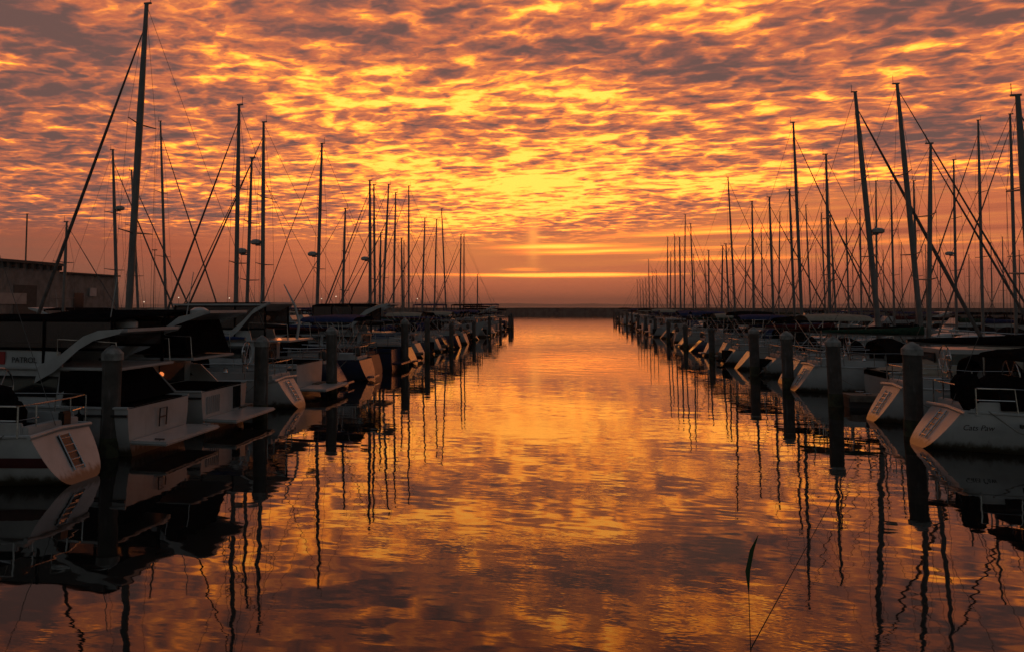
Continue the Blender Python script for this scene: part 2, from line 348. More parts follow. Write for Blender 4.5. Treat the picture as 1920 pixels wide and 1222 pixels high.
# ------------------------------------------------------------------ boat hull
def hull_sections(L, B, zs0, zs1, rake, bowo, full=.62, zk=-.35, ns=18, npz=9, stern_w=.78, zk0=-.03, pw=.55, flare=0.0):
    secs = []
    for i in range(ns+1):
        s = i/ns; s = s**1.0
        if s < .45: bw = stern_w+(1-stern_w)*math.sin(s/.45*math.pi/2)
        else: bw = max(.012, math.cos((s-.45)/.55*math.pi/2)**full)
        b = B/2*bw
        zs = zs0+(zs1-zs0)*(s**1.6)-.10*math.sin(s*math.pi)
        kk = zk0+(zk-zk0)*min(1, s/.3) if s < .7 else zk+(s-.7)/.3*.2
        half = []
        for j in range(npz+1):
            th = j/npz*math.pi/2; y = b*(math.cos(th)**pw)*(1-flare*math.sin(th)*s); z = zs-(zs-kk)*(math.sin(th)**1.15)
            zr = (z-kk)/(zs-kk)
            x = s*L+rake*((z-0)/zs0)*(1-min(1, s/.35))**1.4-bowo*(1-zr)*(s**5)
            half.append((x, y, z))
        sec = half+[(x, -y, z) for x, y, z in half[-2::-1]]
        secs.append(sec)
    return secs
def add_hull(root, secs, hm, dm, name='hull'):
    mb = MB(); mb.grid(secs)
    n = len(secs[0]); mb.f.append(tuple(range(n)))                          # transom
    h = mb.build(name, hm, root)
    d = MB(); rows = []
    for s in secs:
        a, b = Vector(s[0]), Vector(s[-1]); cz = .035
        rows.append([a.lerp(b, k/4)+Vector((0, 0, cz*math.sin(math.pi*k/4)+.004)) for k in range(5)])
    d.grid(rows); dk = d.build('deck', dm, root)
    r = MB()
    for q in (0, -1): r.tube([Vector(s[q])+Vector((0, 0, .02)) for s in secs], .035, 6)
    r.build('toe_rail', hm, root)
    return h
def hull_at(secs, x, side):                                                    # sheer point near x
    best = min(secs, key=lambda s: abs(s[0][0]-x)); p = best[0 if side > 0 else -1]; return Vector(p)

def sailboat(label, Xs, Yc, face, L, B, group, mast=None, lvl=0, cover='blue', hm='gel', radar=None, jib='jib', dodger='dark', cockpit_canvas=False, boxes=False, spr=2, mr=.11, stay=True, jr=.075, name='sailboat', bimini=None, rake=.8, zs0=1.0, backstay=True, stern_w=.55):
    """face -1: bow towards -X (left row), +1: bow towards +X.  mast = (X at eye height, X top, z top)"""
    root = thing(name, label, 'sailboat', (Xs, Yc, 0), math.pi if face < 0 else 0, group)
    secs = hull_sections(L, B, zs0, zs0+.38, rake, L*.10, ns=18 if lvl < 2 else 10, npz=9 if lvl < 2 else 6, pw=.5, stern_w=stern_w)
    h = add_hull(root, secs, hm, 'deck')
    z0 = zs0
    # cabin trunk
    c0, c1 = L*.40, L*.74; rows = []; N = 8 if lvl < 2 else 4
    for i in range(N+1):
        s = i/N; x = c0+(c1-c0)*s; w = B*.31*(1-.35*s**2); hh = (.46-.12*s)*(math.sin(min(1, (1-s)*4)*math.pi/2)); zb = z0-.03+.16*((x/L)**1.6)
        rows.append([(x, w, zb), (x, w*.95, zb+hh*.75), (x, w*.75, zb+hh), (x, 0, zb+hh+.05), (x, -w*.75, zb+hh), (x, -w*.95, zb+hh*.75), (x, -w, zb)])
    mb = MB(); mb.grid(rows); mb.f.append(tuple(range(7))); cab = mb.build('cabin', hm if hm != 'navy' else 'gel', root)
    for sd in (1, -1):
        for wv in ((.08, .34), (.42, .66)):
            xa, xb = c0+(c1-c0)*wv[0], c0+(c1-c0)*wv[1]; w = lambda x: B*.31*(1-.35*((x-c0)/(c1-c0))**2)*.985+.012
            zb = z0+.10+.08
            MB().add([(xa, sd*w(xa), zb+.02), (xb, sd*w(xb), zb+.04), (xb-.05, sd*(w(xb)-.005), zb+.15), (xa+.05, sd*(w(xa)-.005), zb+.19),
                      (xa, sd*(w(xa)-.03), zb+.02), (xb, sd*(w(xb)-.03), zb+.04), (xb-.05, sd*(w(xb)-.035), zb+.15), (xa+.05, sd*(w(xa)-.035), zb+.19)],
                     [(0, 1, 2, 3), (4, 5, 6, 7), (0, 1, 5, 4), (1, 2, 6, 5), (2, 3, 7, 6), (3, 0, 4, 7)]).build('window', 'glass', cab, False)
            if lvl == 2: break
    # cockpit coamings; a dark sheet on deck paints the shade of a sunken well
    mb = MB()
    for sd in (1, -1): mb.box(rake+.25, c0, sd*B*.27-.06, sd*B*.27+.06, z0-.09, z0+.26, .03, .02)
    mb.box(rake+.15, rake+.35, -B*.27, B*.27, z0-.09, z0+.18)
    mb.build('cockpit_coaming', hm if hm != 'navy' else 'gel', root, bevel=.02 if lvl == 0 else 0)
    if lvl < 2: MB().box(rake+.4, c0-.02, -B*.20, B*.20, z0-.05, z0+.045).build('well_shade_sheet', 'dark', root, False)
    if dodger and (lvl < 2 or B > 2.9):
        rows = []
        for i in range(5):
            s = i/4; x = c0-.55+1.35*s; hz = [.78, .92, .95, .80, .30][i]; w = B*.33
            rows.append([(x, w*math.cos(a)**.6 if a < math.pi/2 else -w*abs(math.cos(a))**.6, z0+.1+hz*math.sin(a)**.7) for a in [math.pi*k/10*.9999+1e-5 for k in range(11)]])
        MB().grid(rows).build('dodger', dodger, root)
    if lvl > 0:
        root.rotation_euler[2] += random.gauss(0, .025)
        q = random.random()
        if q < .35: MB().lathe((rake+.25, B*.2, z0+.15), [(.08, 0), (.19, .08), (.2, .35), (.12, .5), (.03, .52)]).build('rail_outboard_motor', 'black', root)
        if q > .3: MB().box(-.25, rake*.35, -B*.16, B*.16, .16, .24, .03, .03).build('stern_step', 'dark' if q > .7 else hm, root)
        if q > .55: MB().box(rake*.25-.08, rake*.95-.02, -B*.13, B*.13, z0*.28, z0*.9).build('stern_gate', 'dark', root)
    # mast and rig
    if mast:
        Xe, Xt, zt = mast; loc = lambda X: (X-Xs)*face
        xe, xt = loc(Xe), loc(Xt); rk = (xt-xe)/max(.1, zt-CAMH); zb = z0+.35; xb = xe+rk*(zb-CAMH)
        mp = lambda z: Vector((xe+rk*(z-CAMH), 0, z))
        mt = MB().tube([mp(zb), mp(zb+(zt-zb)*.7), mp(zt)], [mr*.92, mr*.88, mr*.52], 10).build('mast', 'alu', root)
        MB().box(xt-.20, xt+.10, -.04, .04, zt-.01, zt+.05).tube([(xt-.17, 0, zt), (xt-.17, 0, zt+.4)], .012, 5).build('masthead', 'alu', mt, False)
        H = zt-zb; bow = Vector((L-.12, 0, z0+.38)); stern = Vector((rake+.12, 0, z0+.1))
        levels = [.5] if spr == 1 else [.36, .66]
        for q, fz in enumerate(levels):
            z = zb+H*fz; p = mp(z); w = B*(.36-.06*q)
            MB().tube([p+Vector((-.12, -w, .05)), p, p+Vector((-.12, w, .05))], [.02, .035, .02], 6).build('spreader', 'alu', mt)
        wr = .007 if lvl == 0 else .009
        hs = .94 if jr > .05 else .98
        mb = MB(); 
        for sd in (1, -1):
            base = Vector((xb-.1, sd*B*.45, z0+.05)); pts = [base]
            for q, fz in enumerate(levels): pts.append(mp(zb+H*fz)+Vector((-.12, sd*B*(.36-.06*q), .05)))
            pts.append(mp(zt-.15)); mb.tube(pts, wr, 4)
            mb.tube([Vector((xb-.3, sd*B*.44, z0+.05)), mp(zb+H*levels[0]-.05)], wr, 4)
        mb.build('shroud', 'wire', root)
        if stay:
            top = mp(zb+H*hs); a = bow.lerp(top, .04); b_ = bow.lerp(top, .93)
            pts = [bow, a, bow.lerp(top, .3), bow.lerp(top, .7), b_, top]
            MB().tube(pts, [.02, jr, jr*.95, jr*.7, jr*.4, .015], 8).build('furled_jib', jib, root)
        if backstay: MB().tube([stern, mp(zt-.05)], wr*1.15, 4).build('backstay', 'wire', root)
        if radar:
            p = mp(radar); MB().box(p.x, p.x+.42, -.08, .08, radar-.02, radar+.05).build('radar_bracket', 'alu', mt, False)
            MB().lathe((p.x+.42, 0, radar+.05), [(.2, 0), (.31, .06), (.31, .2), (.2, .28), (.05, .3)]).build('radar_dome', 'gel2', mt)
        # boom with covered sail
        bl = min(xb-rake-.4, L*.40); gz = z0+1.35
        bp = [Vector((xb-.15-bl*s, 0, gz+.10*s)) for s in (0, .1, .35, .7, 1)]
        bo = MB().tube([bp[0]+Vector((0, 0, -.06)), bp[-1]+Vector((0, 0, -.06))], .07, 8).build('boom', 'alu', root)
        if cover:
            rows = []
            for i, p in enumerate(bp):
                hh = [.42, .36, .27, .2, .12][i]; w = [.13, .15, .14, .12, .07][i]
                rows.append([p+Vector((0, w*math.sin(a)*1.0, -.1+(hh*.5)*(1-math.cos(a)))) for a in [2*math.pi*k/10 for k in range(10)]])
            MB().grid(rows, True).build('sail_cover', cover, bo)
        if lvl < 2: MB().tube([bp[-1]+Vector((0, 0, -.1)), Vector((bp[-1].x-.1, 0, z0+.2))], .015, 4).build('mainsheet', 'wire', bo)
    if lvl < 2:
        for sd, fx in ((1, .10), (-1, .10), (1, .80)):
            p = hull_at(secs, L*fx, sd)+Vector((0, 0, .06)); e = Vector((p.x+.7, sd*(B/2+.35), .45)); mid = p.lerp(e, .5)-Vector((0, 0, .12))
            MB().tube([p, mid, e], .016, 5).build('mooring_line', 'rope', root)
    # rails
    if lvl < 2:
        rr = .018 if lvl == 0 else .022
        xs = rake+.12; w = B*.36; zz = z0+.62
        mb = MB()
        mb.tube([(xs+.9, w+.08, z0+.05), (xs+.85, w+.08, zz), (xs+.1, w, zz), (xs, w*.5, zz), (xs, -w*.5, zz), (xs+.1, -w, zz), (xs+.85, -w-.08, zz), (xs+.9, -w-.08, z0+.05)], rr, 6)
        mb.tube([(xs+.85, w+.08, zz-.28), (xs+.1, w, zz-.28), (xs, w*.5, zz-.28)], rr*.8, 5); mb.tube([(xs+.85, -w-.08, zz-.28), (xs+.1, -w, zz-.28), (xs, -w*.5, zz-.28)], rr*.8, 5)
        for yy in (w, w*.5, -w*.5, -w): mb.tube([(xs+.05, yy, z0), (xs+.05, yy, zz)], rr, 6)
        mb.build('pushpit', 'steel', root)
        mb = MB(); zb_ = z0+.38
        mb.tube([(L-1.3, B*.17, zb_-.1), (L-1.25, B*.17, zb_+.55), (L-.2, .1, zb_+.62), (L-.2, -.1, zb_+.62), (L-1.25, -B*.17, zb_+.55), (L-1.3, -B*.17, zb_-.1)], rr, 6)
        mb.build('pulpit', 'steel', root)
        for sd in (1, -1):
            mb = MB(); tops = [Vector((xs+.85, sd*(w+.08), zz))]
            for fx in (.30, .46, .62, .76):
                p = hull_at(secs, L*fx, sd)+Vector((0, -sd*.06, 0)); mb.tube([p, p+Vector((0, 0, .6))], rr*.8, 5); tops.append(p+Vector((0, 0, .6)))
            tops.append(Vector((L-1.25, sd*B*.17, zb_+.55))); mb.tube(tops, .008 if lvl == 0 else .012, 4); mb.build('lifeline', 'steel', root)
    if lvl == 0:
        # boarding ladder and step lines on the sloping transom
        def tp(z, y, o=.03): return Vector((rake*z/zs0-o*.8, y, z+o*.5))
        mb = MB()
        for yy in (-.17, .17): mb.tube([tp(.22, yy), tp(.92, yy)], .02, 6)
        for k in range(5): mb.tube([tp(.28+k*.14, -.17), tp(.28+k*.14, .17)], .018, 6)
        mb.build('swim_ladder', 'steel', root)
        MB().tube([tp(zs0*.97, -B*.33, .0)+Vector((0, 0, .03)), tp(zs0*1.0, 0, .0)+Vector((0, 0, .05)), tp(zs0*.97, B*.33, .0)+Vector((0, 0, .03))], .05, 8).build('transom_lip', hm, root)
        MB().lathe((rake+1.6, 0, z0), [(.06, 0), (.05, .7), (.09, .95), (.02, 1.0)]).build('steering_pedestal', 'steel', root)
        wv = MB(); pts = [(rake+1.5, .42*math.cos(a), z0+.85+.42*math.sin(a)) for a in [2*math.pi*k/20 for k in range(21)]]
        wv.tube(pts, .018, 6, False)
        for k in range(3): a = math.pi*k/3; wv.tube([(rake+1.5, .42*math.cos(a), z0+.85+.42*math.sin(a)), (rake+1.5, -.42*math.cos(a), z0+.85-.42*math.sin(a))], .01, 5)
        wv.build('wheel', 'steel', root)
        for sd in (1, -1): MB().lathe((rake+1.9, sd*B*.27, z0+.26), [(.09, 0), (.065, .05), (.07, .14), (.09, .16)], 12).build('winch', 'steel', root)
    if cockpit_canvas:
        zt_ = z0+2.0; mb = MB(); w = B*.36
        rows = [[(x, w*math.sin(a), zt_-.18+.3*math.cos(a)*(1 if 0 < i < 3 else .8)) for a in [math.radians(d) for d in range(-90, 91, 18)]] for i, x in enumerate((rake+.3, rake+1.0, rake+2.2, rake+3.0))]
        mb.grid(rows).build('bimini', cockpit_canvas, root)
        for sd in (1, -1):
            mb = MB()
            for xx in (rake+.35, rake+1.6, rake+2.95): mb.tube([(rake+1.4, sd*w, z0+.1), (xx, sd*w, zt_-.18)], .02, 6)
            mb.build('bimini_frame', 'steel', root)
    return root, secs

def cruiser(label, Xs, Yc, face, L, B, group, lvl=0, hm='gel', canvas='dark', arch=True, bz=3.3, platform=.9, overhang=True, fly=True, name='motor_cruiser', archm='gel', radar=False, clear=True, archpts=None, bx=(1.2, 5.2), toplite=False, zs0=1.15, cat='motorboat'):
    root = thing(name, label, cat, (Xs, Yc, 0), math.pi if face < 0 else 0, group)
    secs = hull_sections(L, B, zs0, zs0+.65, 0.0, L*.12, full=.6, stern_w=.92, zk0=-.25, pw=.30, ns=16 if lvl < 2 else 9, npz=8 if lvl < 2 else 5, flare=.12)
    add_hull(root, secs, hm, 'deck')
    if platform: MB().box(-platform, -.01, -B*.44, B*.44, .30, .40).build('swim_platform', hm, root, bevel=.04)
    if lvl < 2: MB().box(.02, 2.0, -B*.36, B*.36, zs0-.06, zs0+.05).build('cockpit_shade_sheet', 'dark', root, False)  # black slab at deck level, painted stand-in for the shade inside the cockpit
    # house
    x0, x1 = 1.9, L*.66; zt = zs0+.88; w0, w1 = B*.43, B*.38
    prof = [(x0, zs0-.05), (x1+.6, zs0+.15), (x1-.5, zt), (x0-.1, zt)]
    mb = MB(); n = 4
    vs = [(x, w0 if z < zs0+.3 else w1, z) for x, z in prof]+[(x, -(w0 if z < zs0+.3 else w1), z) for x, z in prof]
    mb.add(vs, [(0, 1, 2, 3), (7, 6, 5, 4), (0, 4, 5, 1), (1, 5, 6, 2), (2, 6, 7, 3), (3, 7, 4, 0)])
    hs = mb.build('cabin', hm if hm != 'navy' else 'gel', root, False)
    for sd in (1, -1):
        za, zb = zs0+.22, zt-.16; ya = w0+(w1-w0)*.30+.015; yb = w0+(w1-w0)*.82+.03
        for (xa, xb) in (((x0+.15, x0+(x1-x0)*.48), (x0+(x1-x0)*.52, x1-.1)) if lvl < 2 else ((x0+.15, x1-.1),)):
            MB().add([(xa, sd*ya, za), (xb+.15*(xb > x1-.3), sd*ya, za), (xb-.25*(xb > x1-.3), sd*yb, zb), (xa, sd*yb, zb), (xa, sd*(ya-.05), za), (xb, sd*(ya-.05), za), (xb-.25, sd*(yb-.05), zb), (xa, sd*(yb-.05), zb)],
                     [(0, 1, 2, 3), (4, 5, 6, 7), (0, 1, 5, 4), (1, 2, 6, 5), (2, 3, 7, 6), (3, 0, 4, 7)]).build('window', 'glass', hs, False)
    MB().box(x0-.14, x0-.11, -w1*.6, w1*.6, zs0+.1, zt-.15).build('cabin_door', 'glass', hs, False)
    if overhang: MB().box(.35, x1-.2, -B*.41, B*.41, zt, zt+.07).build('flybridge_deck', hm if hm != 'navy' else 'gel', root, bevel=.02)
    zf = zt+.07
    if fly:
        fx0, fx1 = x0+.1, x1-.5; mb = MB(); t = .06; w = B*.38; hh = .46
        for sd in (1, -1): mb.add([(fx0, sd*w, zf), (fx1, sd*w, zf), (fx1-.35, sd*(w-.08), zf+hh), (fx0+.1, sd*(w-.02), zf+hh*.8), (fx0, sd*(w-t), zf), (fx1, sd*(w-t), zf), (fx1-.35, sd*(w-.08-t), zf+hh), (fx0+.1, sd*(w-.02-t), zf+hh*.8)],
                                  [(0, 1, 2, 3), (7, 6, 5, 4), (0, 4, 5, 1), (1, 5, 6, 2), (2, 6, 7, 3), (3, 7, 4, 0)])
        mb.add([(fx1, -w, zf), (fx1, w, zf), (fx1-.35, w-.08, zf+hh), (fx1-.35, -w+.08, zf+hh), (fx1-t, -w, zf), (fx1-t, w, zf), (fx1-.35-t, w-.08, zf+hh), (fx1-.35-t, -w+.08, zf+hh)],
               [(0, 1, 2, 3), (7, 6, 5, 4), (0, 4, 5, 1), (1, 5, 6, 2), (2, 6, 7, 3), (3, 7, 4, 0)])
        mb.build('flybridge_coaming', hm if hm != 'navy' else 'gel', root, False)
        if lvl < 2:
            MB().box(x0+.9, x0+1.4, -.35, .35, zf, zf+.5).box(x0+.82, x0+.92, -.35, .35, zf+.3, zf+1.0).build('helm_seat', 'dark', root, bevel=.04)
    if fly and lvl < 2:
        ws = x1-.5-.40
        MB().add([(ws, -B*.33, zf+.44), (ws, B*.33, zf+.44), (ws-.28, B*.29, zf+.80), (ws-.28, -B*.29, zf+.80), (ws-.02, -B*.33, zf+.44), (ws-.02, B*.33, zf+.44), (ws-.30, B*.29, zf+.80), (ws-.30, -B*.29, zf+.80)],
                 [(0, 1, 2, 3), (7, 6, 5, 4), (0, 4, 5, 1), (1, 5, 6, 2), (2, 6, 7, 3), (3, 7, 4, 0)]).build('windscreen', 'glass', root, False)
        for sd in (1, -1): MB().tube([(x0+.2, sd*B*.39, zt+.35), (x0+.2, sd*B*.39, zt+.75), (x0-.6, sd*B*.39, zt+.72), (.5, sd*B*.39, zt+.68), (.45, sd*B*.39, zt+.08)], .018, 6).build('flybridge_rail', 'steel', root)
        for sd in (1, -1): MB().tube([hull_at(secs, L*q/10, sd)+Vector((0, sd*.03, -.16)) for q in range(0, 9)], .03, 6).build('rub_rail', 'black', root)
    if arch:
        pts = archpts or [(3.5, zf+.30), (2.5, zf+.42), (1.5, bz-.35), (.7, bz-.02), (.1, bz+.03)]
        wd = [.44, .38, .32, .24, .12]; mb = MB()
        for sd in (1, -1):
            yy = B*.44; rows = []
            for (x, z), q in zip(pts, wd): rows.append([(x, sd*yy, z), (x+.05, sd*(yy-.10), z), (x+.16, sd*(yy-.10), z-q), (x+.11, sd*yy, z-q)])
            mb.grid(rows, True); mb.f += [tuple(len(mb.v)-20+i for i in range(4)), tuple(len(mb.v)-4+i for i in range(4))]
        (xa, za), (xb, zb) = pts[-2], pts[-1]
        mb.add([(xa, -B*.39, za-.002), (xb, -B*.39, zb-.002), (xb, B*.39, zb-.002), (xa, B*.39, za-.002), (xa, -B*.39, za-.12), (xb, -B*.39, zb-.08), (xb, B*.39, zb-.08), (xa, B*.39, za-.12)],
               [(0, 1, 2, 3), (7, 6, 5, 4), (0, 4, 5, 1), (1, 5, 6, 2), (2, 6, 7, 3), (3, 7, 4, 0)])
        ar = mb.build('radar_arch', archm, root)
        if radar or lvl == 0: MB().lathe((xa+.1, 0, za), [(.18, 0), (.28, .05), (.28, .18), (.15, .26), (.03, .27)]).build('radar_dome', 'gel', ar)
        MB().tube([(xa, B*.3, za), (xa-.2, B*.3, za+1.3)], .012, 5).build('antenna', 'gel', ar)
    if canvas:
        a, b = bx; w = B*.37; rows = []
        for x in (a, a+.3, (a+b)/2, b-.3, b): rows.append([(x, w*math.sin(t_), bz-.12+(.14 if a < x < b else .09)*math.cos(t_)) for t_ in [math.radians(d) for d in range(-90, 91, 15)]])
        mb = MB(); mb.grid(rows); mb.grid([[(p[0], p[1], p[2]-.06) for p in r] for r in rows]); bm_ = mb.build('bimini', canvas, root)
        if toplite:
            for q in (w, -w-.04): MB().box(a-.05, b+.05, q, q+.04, bz-.11, bz-.04).build('top_trim', 'gel', bm_, False)
        for sd in (1, -1):
            mb = MB()
            for xx in (a+.05, (a*2+b)/3, (a+2*b)/3, b-.05): mb.box(xx-.035, xx+.035, sd*w-.03, sd*w+.03, zf, bz-.1)
            mb.box(a, b, sd*w-.027, sd*w+.027, zf+.4, zf+.47)
            mb.build('canvas_frame', canvas, root, False)
        if clear and lvl < 2:
            mb = MB()
            for sd in (1, -1): mb.box(a+.05, b-.05, sd*w-.004, sd*w+.004, zf+.47, bz-.16)
            mb.box(b-.06, b-.05, -w, w, zf+.4, bz-.16); mb.build('clear_panel', 'vinyl', root, False)
    if lvl < 2:
        mb = MB(); rr = .018
        for sd in (1, -1):
            tops = []
            for fx in (.45, .58, .70, .82, .93):
                p = hull_at(secs, L*fx, sd)+Vector((0, -sd*.05, 0)); mb.tube([p, p+Vector((0, 0, .55))], rr, 5); tops.append(p+Vector((0, 0, .55)))
            mb.tube(tops+[Vector((L-.1, 0, zs0+1.25))], rr, 5)
        mb.build('bow_rail', 'steel', root)
    return root, secs

# ------------------------------------------------------------------ rows of boats
ORD = 'first second third fourth fifth sixth seventh eighth ninth tenth eleventh twelfth thirteenth fourteenth fifteenth sixteenth seventeenth eighteenth nineteenth twentieth'.split()
def ordn(n):
    if n <= 20: return ORD[n-1]
    t = {2: 'twenty', 3: 'thirty', 4: 'forty', 5: 'fifty', 6: 'sixty'}[n//10]
    return t+'-'+ORD[n % 10-1] if n % 10 else t[:-1]+'ieth'
def solve(masts, Xt, dmin, fixed=()):
    """masts: (tx, ty, bx, opts). Y from the base bearing at mast line Xt, then spread so that hulls do not overlap"""
    L = []
    for tx, ty, bx, o in masts:
        r = ray(bx, 573); X = o.get('X', Xt); L.append([o.get('Y', r.y*X/r.x), tx, ty, bx, o])
    L.sort(key=lambda q: q[0])
    for _ in range(60):
        for i in range(len(L)-1):
            g = dmin-(L[i+1][0]-L[i][0])
            if g > 0:
                if 'Y' in L[i][4]: L[i+1][0] += g
                elif 'Y' in L[i+1][4]: L[i][0] -= g
                else: L[i][0] -= g/2; L[i+1][0] += g/2
    out = []
    for Y_, tx, ty, bx, o in L:
        e = at_y(bx, 573, Y_); t_ = at_y(tx, ty, Y_); out.append((Y_, (e.x, t_.x, t_.z), o))
    return out

LX, RX = -10.0, 9.15
# --- left row beside the channel
left = [(275, 8, 242, dict(mr=.15, jr=.11, Y=27.4)), (447, 197, 441, dict(mr=.12)), (491, 228, 489, dict(mr=.13, radar=(477, 460))), (472, 297, 463, dict(mr=.10, radar=(463, 478))),
        (604, 270, 595, dict(mr=.13, radar=(588, 482))), (648, 392, 643, {}), (694, 340, 695, dict(mr=.14, radar=(690, 490))), (701, 347, 703, {}), (729, 347, 718, dict(mr=.12)), (742, 362, 738, {}),
        (766, 349, 766, dict(mr=.11)), (797, 410, 792, {}), (819, 412, 815, {}), (828, 392, 836, {}), (714, 437, 712, dict()), (864, 440, 862, dict(mr=.13)), (870, 440, 870, {}), (752, 447, 754, {}), (895, 515, 895, dict(Y=129))]
SL = solve(left, -16.3, 3.35)
items = [('m', Y_, m, o) for Y_, m, o in SL]
occupied = [14.8, 18.9, 22.7]+[q[0] for q in SL]+[31.2]
Yq = 36.0
fill = []
occ = sorted(occupied+[133])
for a, b in zip(occ, occ[1:]):
    g = b-a; k = int(g//3.5)-1
    for j in range(k): fill.append(a+g*(j+1)/(k+1))
print('left masts', [round(q[0], 1) for q in SL], 'fill', [round(f, 1) for f in fill])
allY = sorted([('s', Y_, m, o) for Y_, m, o in SL]+[('f', f, None, {}) for f in fill]+[('x', 31.2, None, {}), ('x', 14.8, None, {}), ('x', 18.9, None, {}), ('x', 22.7, None, {})], key=lambda q: q[1])
GL = 'boats moored along the left edge of the channel'
covers = ['blue', 'dark', 'dark', 'blue', 'green', 'dark', 'wine', 'blue']
def radar_z(o, Y_):
    if 'radar' not in o: return None
    return at_y(o['radar'][0], o['radar'][1], Y_).z
for i, (kind, Y_, m, o) in enumerate(allY):
    n = i+1; lvl = 0 if Y_ < 30 else 1 if Y_ < 62 else 2
    if kind == 's':
        off = abs(m[0]-LX); L = min(14.5, max(8.5, off/.56)); B = min(3.35, L*.30)
        lab = {27.4: 'sailboat with the tallest mast on the left, between two motor cruisers'}.get(round(Y_, 1), f'sailboat with bare mast, {ordn(n)} boat from the camera along the left channel edge')
        sailboat(lab, LX+(.4 if abs(Y_-27.4) < .2 else random.uniform(-.5, .3)), Y_, -1, L, B, GL, m, lvl, covers[i % 8], random.choice(['gel', 'gel2', 'gel2', 'grey', 'grey', 'navy', 'navy', 'maroon']) if Y_ > 30 else 'gel', radar_z(o, Y_), mr=o.get('mr', .11), jr=.075 if o.get('jr') else random.choice([.035, .045, .06]), stern_w=random.uniform(.4, .7), rake=random.uniform(.3, .9), dodger=random.choice(['dark', 'blue', 'dark']), cockpit_canvas=random.choice([False, 'dark', 'blue', 'tan']) if Y_ > 30 else False)
    elif kind == 'f':
        Lb = random.uniform(8, 10.5); rev = i % 3 == 1
        cruiser(f'motorboat with low cabin, {ordn(n)} boat from the camera along the left channel edge', (LX-Lb if rev else LX)+random.uniform(-.8, .2), Y_, 1 if rev else -1, Lb, 3.0, GL, max(lvl, 1), random.choice(['gel', 'grey', 'gel2', 'navy']), random.choice(['dark', 'dark', 'blue']), arch=i % 2 == 0, bz=random.uniform(3.2, 3.9), platform=.6, bx=(1.2, 4.8))
# --- left foreground boats
s0, secs0 = sailboat('white sailboat with sloping scoop stern and ladder, nearest boat on the left', -10.0, 15.05, -1, 11.4, 3.1, GL, (-16.9, -16.7, 15.5), 0, 'dark', 'gel', None, dodger='dark', rake=.6, zs0=1.0, jr=.07, stern_w=.62)
mb = MB()
rows = []
def on_hull(sec, z):                                   # point of a hull section at height z, 15 mm proud
    for a, b in zip(sec, sec[1:]):
        if b[2] <= z <= a[2]:
            k = (a[2]-z)/max(1e-6, a[2]-b[2]); return Vector((a[0]+(b[0]-a[0])*k, a[1]+(b[1]-a[1])*k+.015, z))
for s in secs0[0:14]: rows.append([on_hull(s, .60), on_hull(s, .50), on_hull(s, .40)])
rows2 = [[Vector((p.x, -p.y, p.z)) for p in r] for r in rows]
mb.grid(rows); mb.grid(rows2); mb.build('hull_stripe', 'maroon', s0)
text('TASEA', .14, 'gel2', s0, (2.75, 1.27, .45), (math.radians(90), 0, math.radians(180)), name='lettering', sx=1.5)
MB().box(1.62, 1.95, .95, 1.28, .98, 1.42).build('deck_box', 'grey', s0, bevel=.04)
mb = MB(); mb.lathe((1.55, .35, 1.0), [(.2, 0), (.32, .15), (.34, .4), (.22, .6), (.06, .66)]); mb.lathe((2.2, .0, 1.0), [(.3, 0), (.45, .2), (.46, .6), (.3, .85), (.08, .92)]); mb.build('cockpit_cover', 'dark', s0)
MB().box(.72, .86, -.55, -.25, .95, 1.35).build('rail_locker', 'black', s0, bevel=.03)
MB().add([(.20, -.20, .28), (.20, .20, .28), (.545, .20, .90), (.545, -.20, .90), (.17, -.20, .30), (.17, .20, .30), (.515, .20, .92), (.515, -.20, .92)], [(0, 1, 2, 3), (7, 6, 5, 4), (0, 4, 5, 1), (1, 5, 6, 2), (2, 6, 7, 3), (3, 7, 4, 0)]).build('ladder_backing', 'black', s0, False)
# patrol boat
pb, ps = cruiser('white patrol cruiser with PATROL lettering on its flybridge side and swim platform', -10.45, 18.9, -1, 10.5, 3.3, GL, 0, 'gel', 'dark', bz=3.36, platform=1.0, archpts=[(2.5, 2.15), (1.95, 2.38), (1.3, 2.86), (.9, 3.0), (.2, 3.05)], bx=(.6, 6.4), name='patrol_boat', radar=True)
yl = 3.3*.38+.012
text('PATROL', .20, 'black', pb, (3.42, yl+.0, 2.19), (math.radians(90), 0, math.radians(180)), sx=.98)
MB().box(3.62, 4.1, yl-.03, yl+.006, 2.14, 2.46).build('red_emblem_panel', 'red', pb, False)
mb = MB(); mb.tube([(-.04, -.25, .55), (-.06, -.25, 1.0), (-.06, .1, 1.0), (-.04, .1, .55)], .02, 6)
mb.tube([(-.05, -.25, .78), (-.05, .1, .78)], .02, 6); mb.build('transom_ladder', 'black', pb)
MB().add([(.3, 1.3, 1.25), (2.0, 1.38, 1.25), (2.0, 1.3, 2.0), (1.0, 1.25, 2.0), (.3, -1.3, 1.25), (2.0, -1.38, 1.25), (2.0, -1.3, 2.0), (1.0, -1.25, 2.0)], [(0, 1, 2, 3), (7, 6, 5, 4), (0, 4, 5, 1), (1, 5, 6, 2), (2, 6, 7, 3), (3, 7, 4, 0)]).build('cockpit_enclosure', 'dark', pb, False)
for k in (0, 5): MB().tube([(-.85, 1.3-k*.5, .44), (-.6, 1.3-k*.5, .44)], .022, 6).tube([(-.725, 1.3-k*.5, .39), (-.725, 1.3-k*.5, .44)], .025, 6).build('platform_cleat', 'steel', pb)
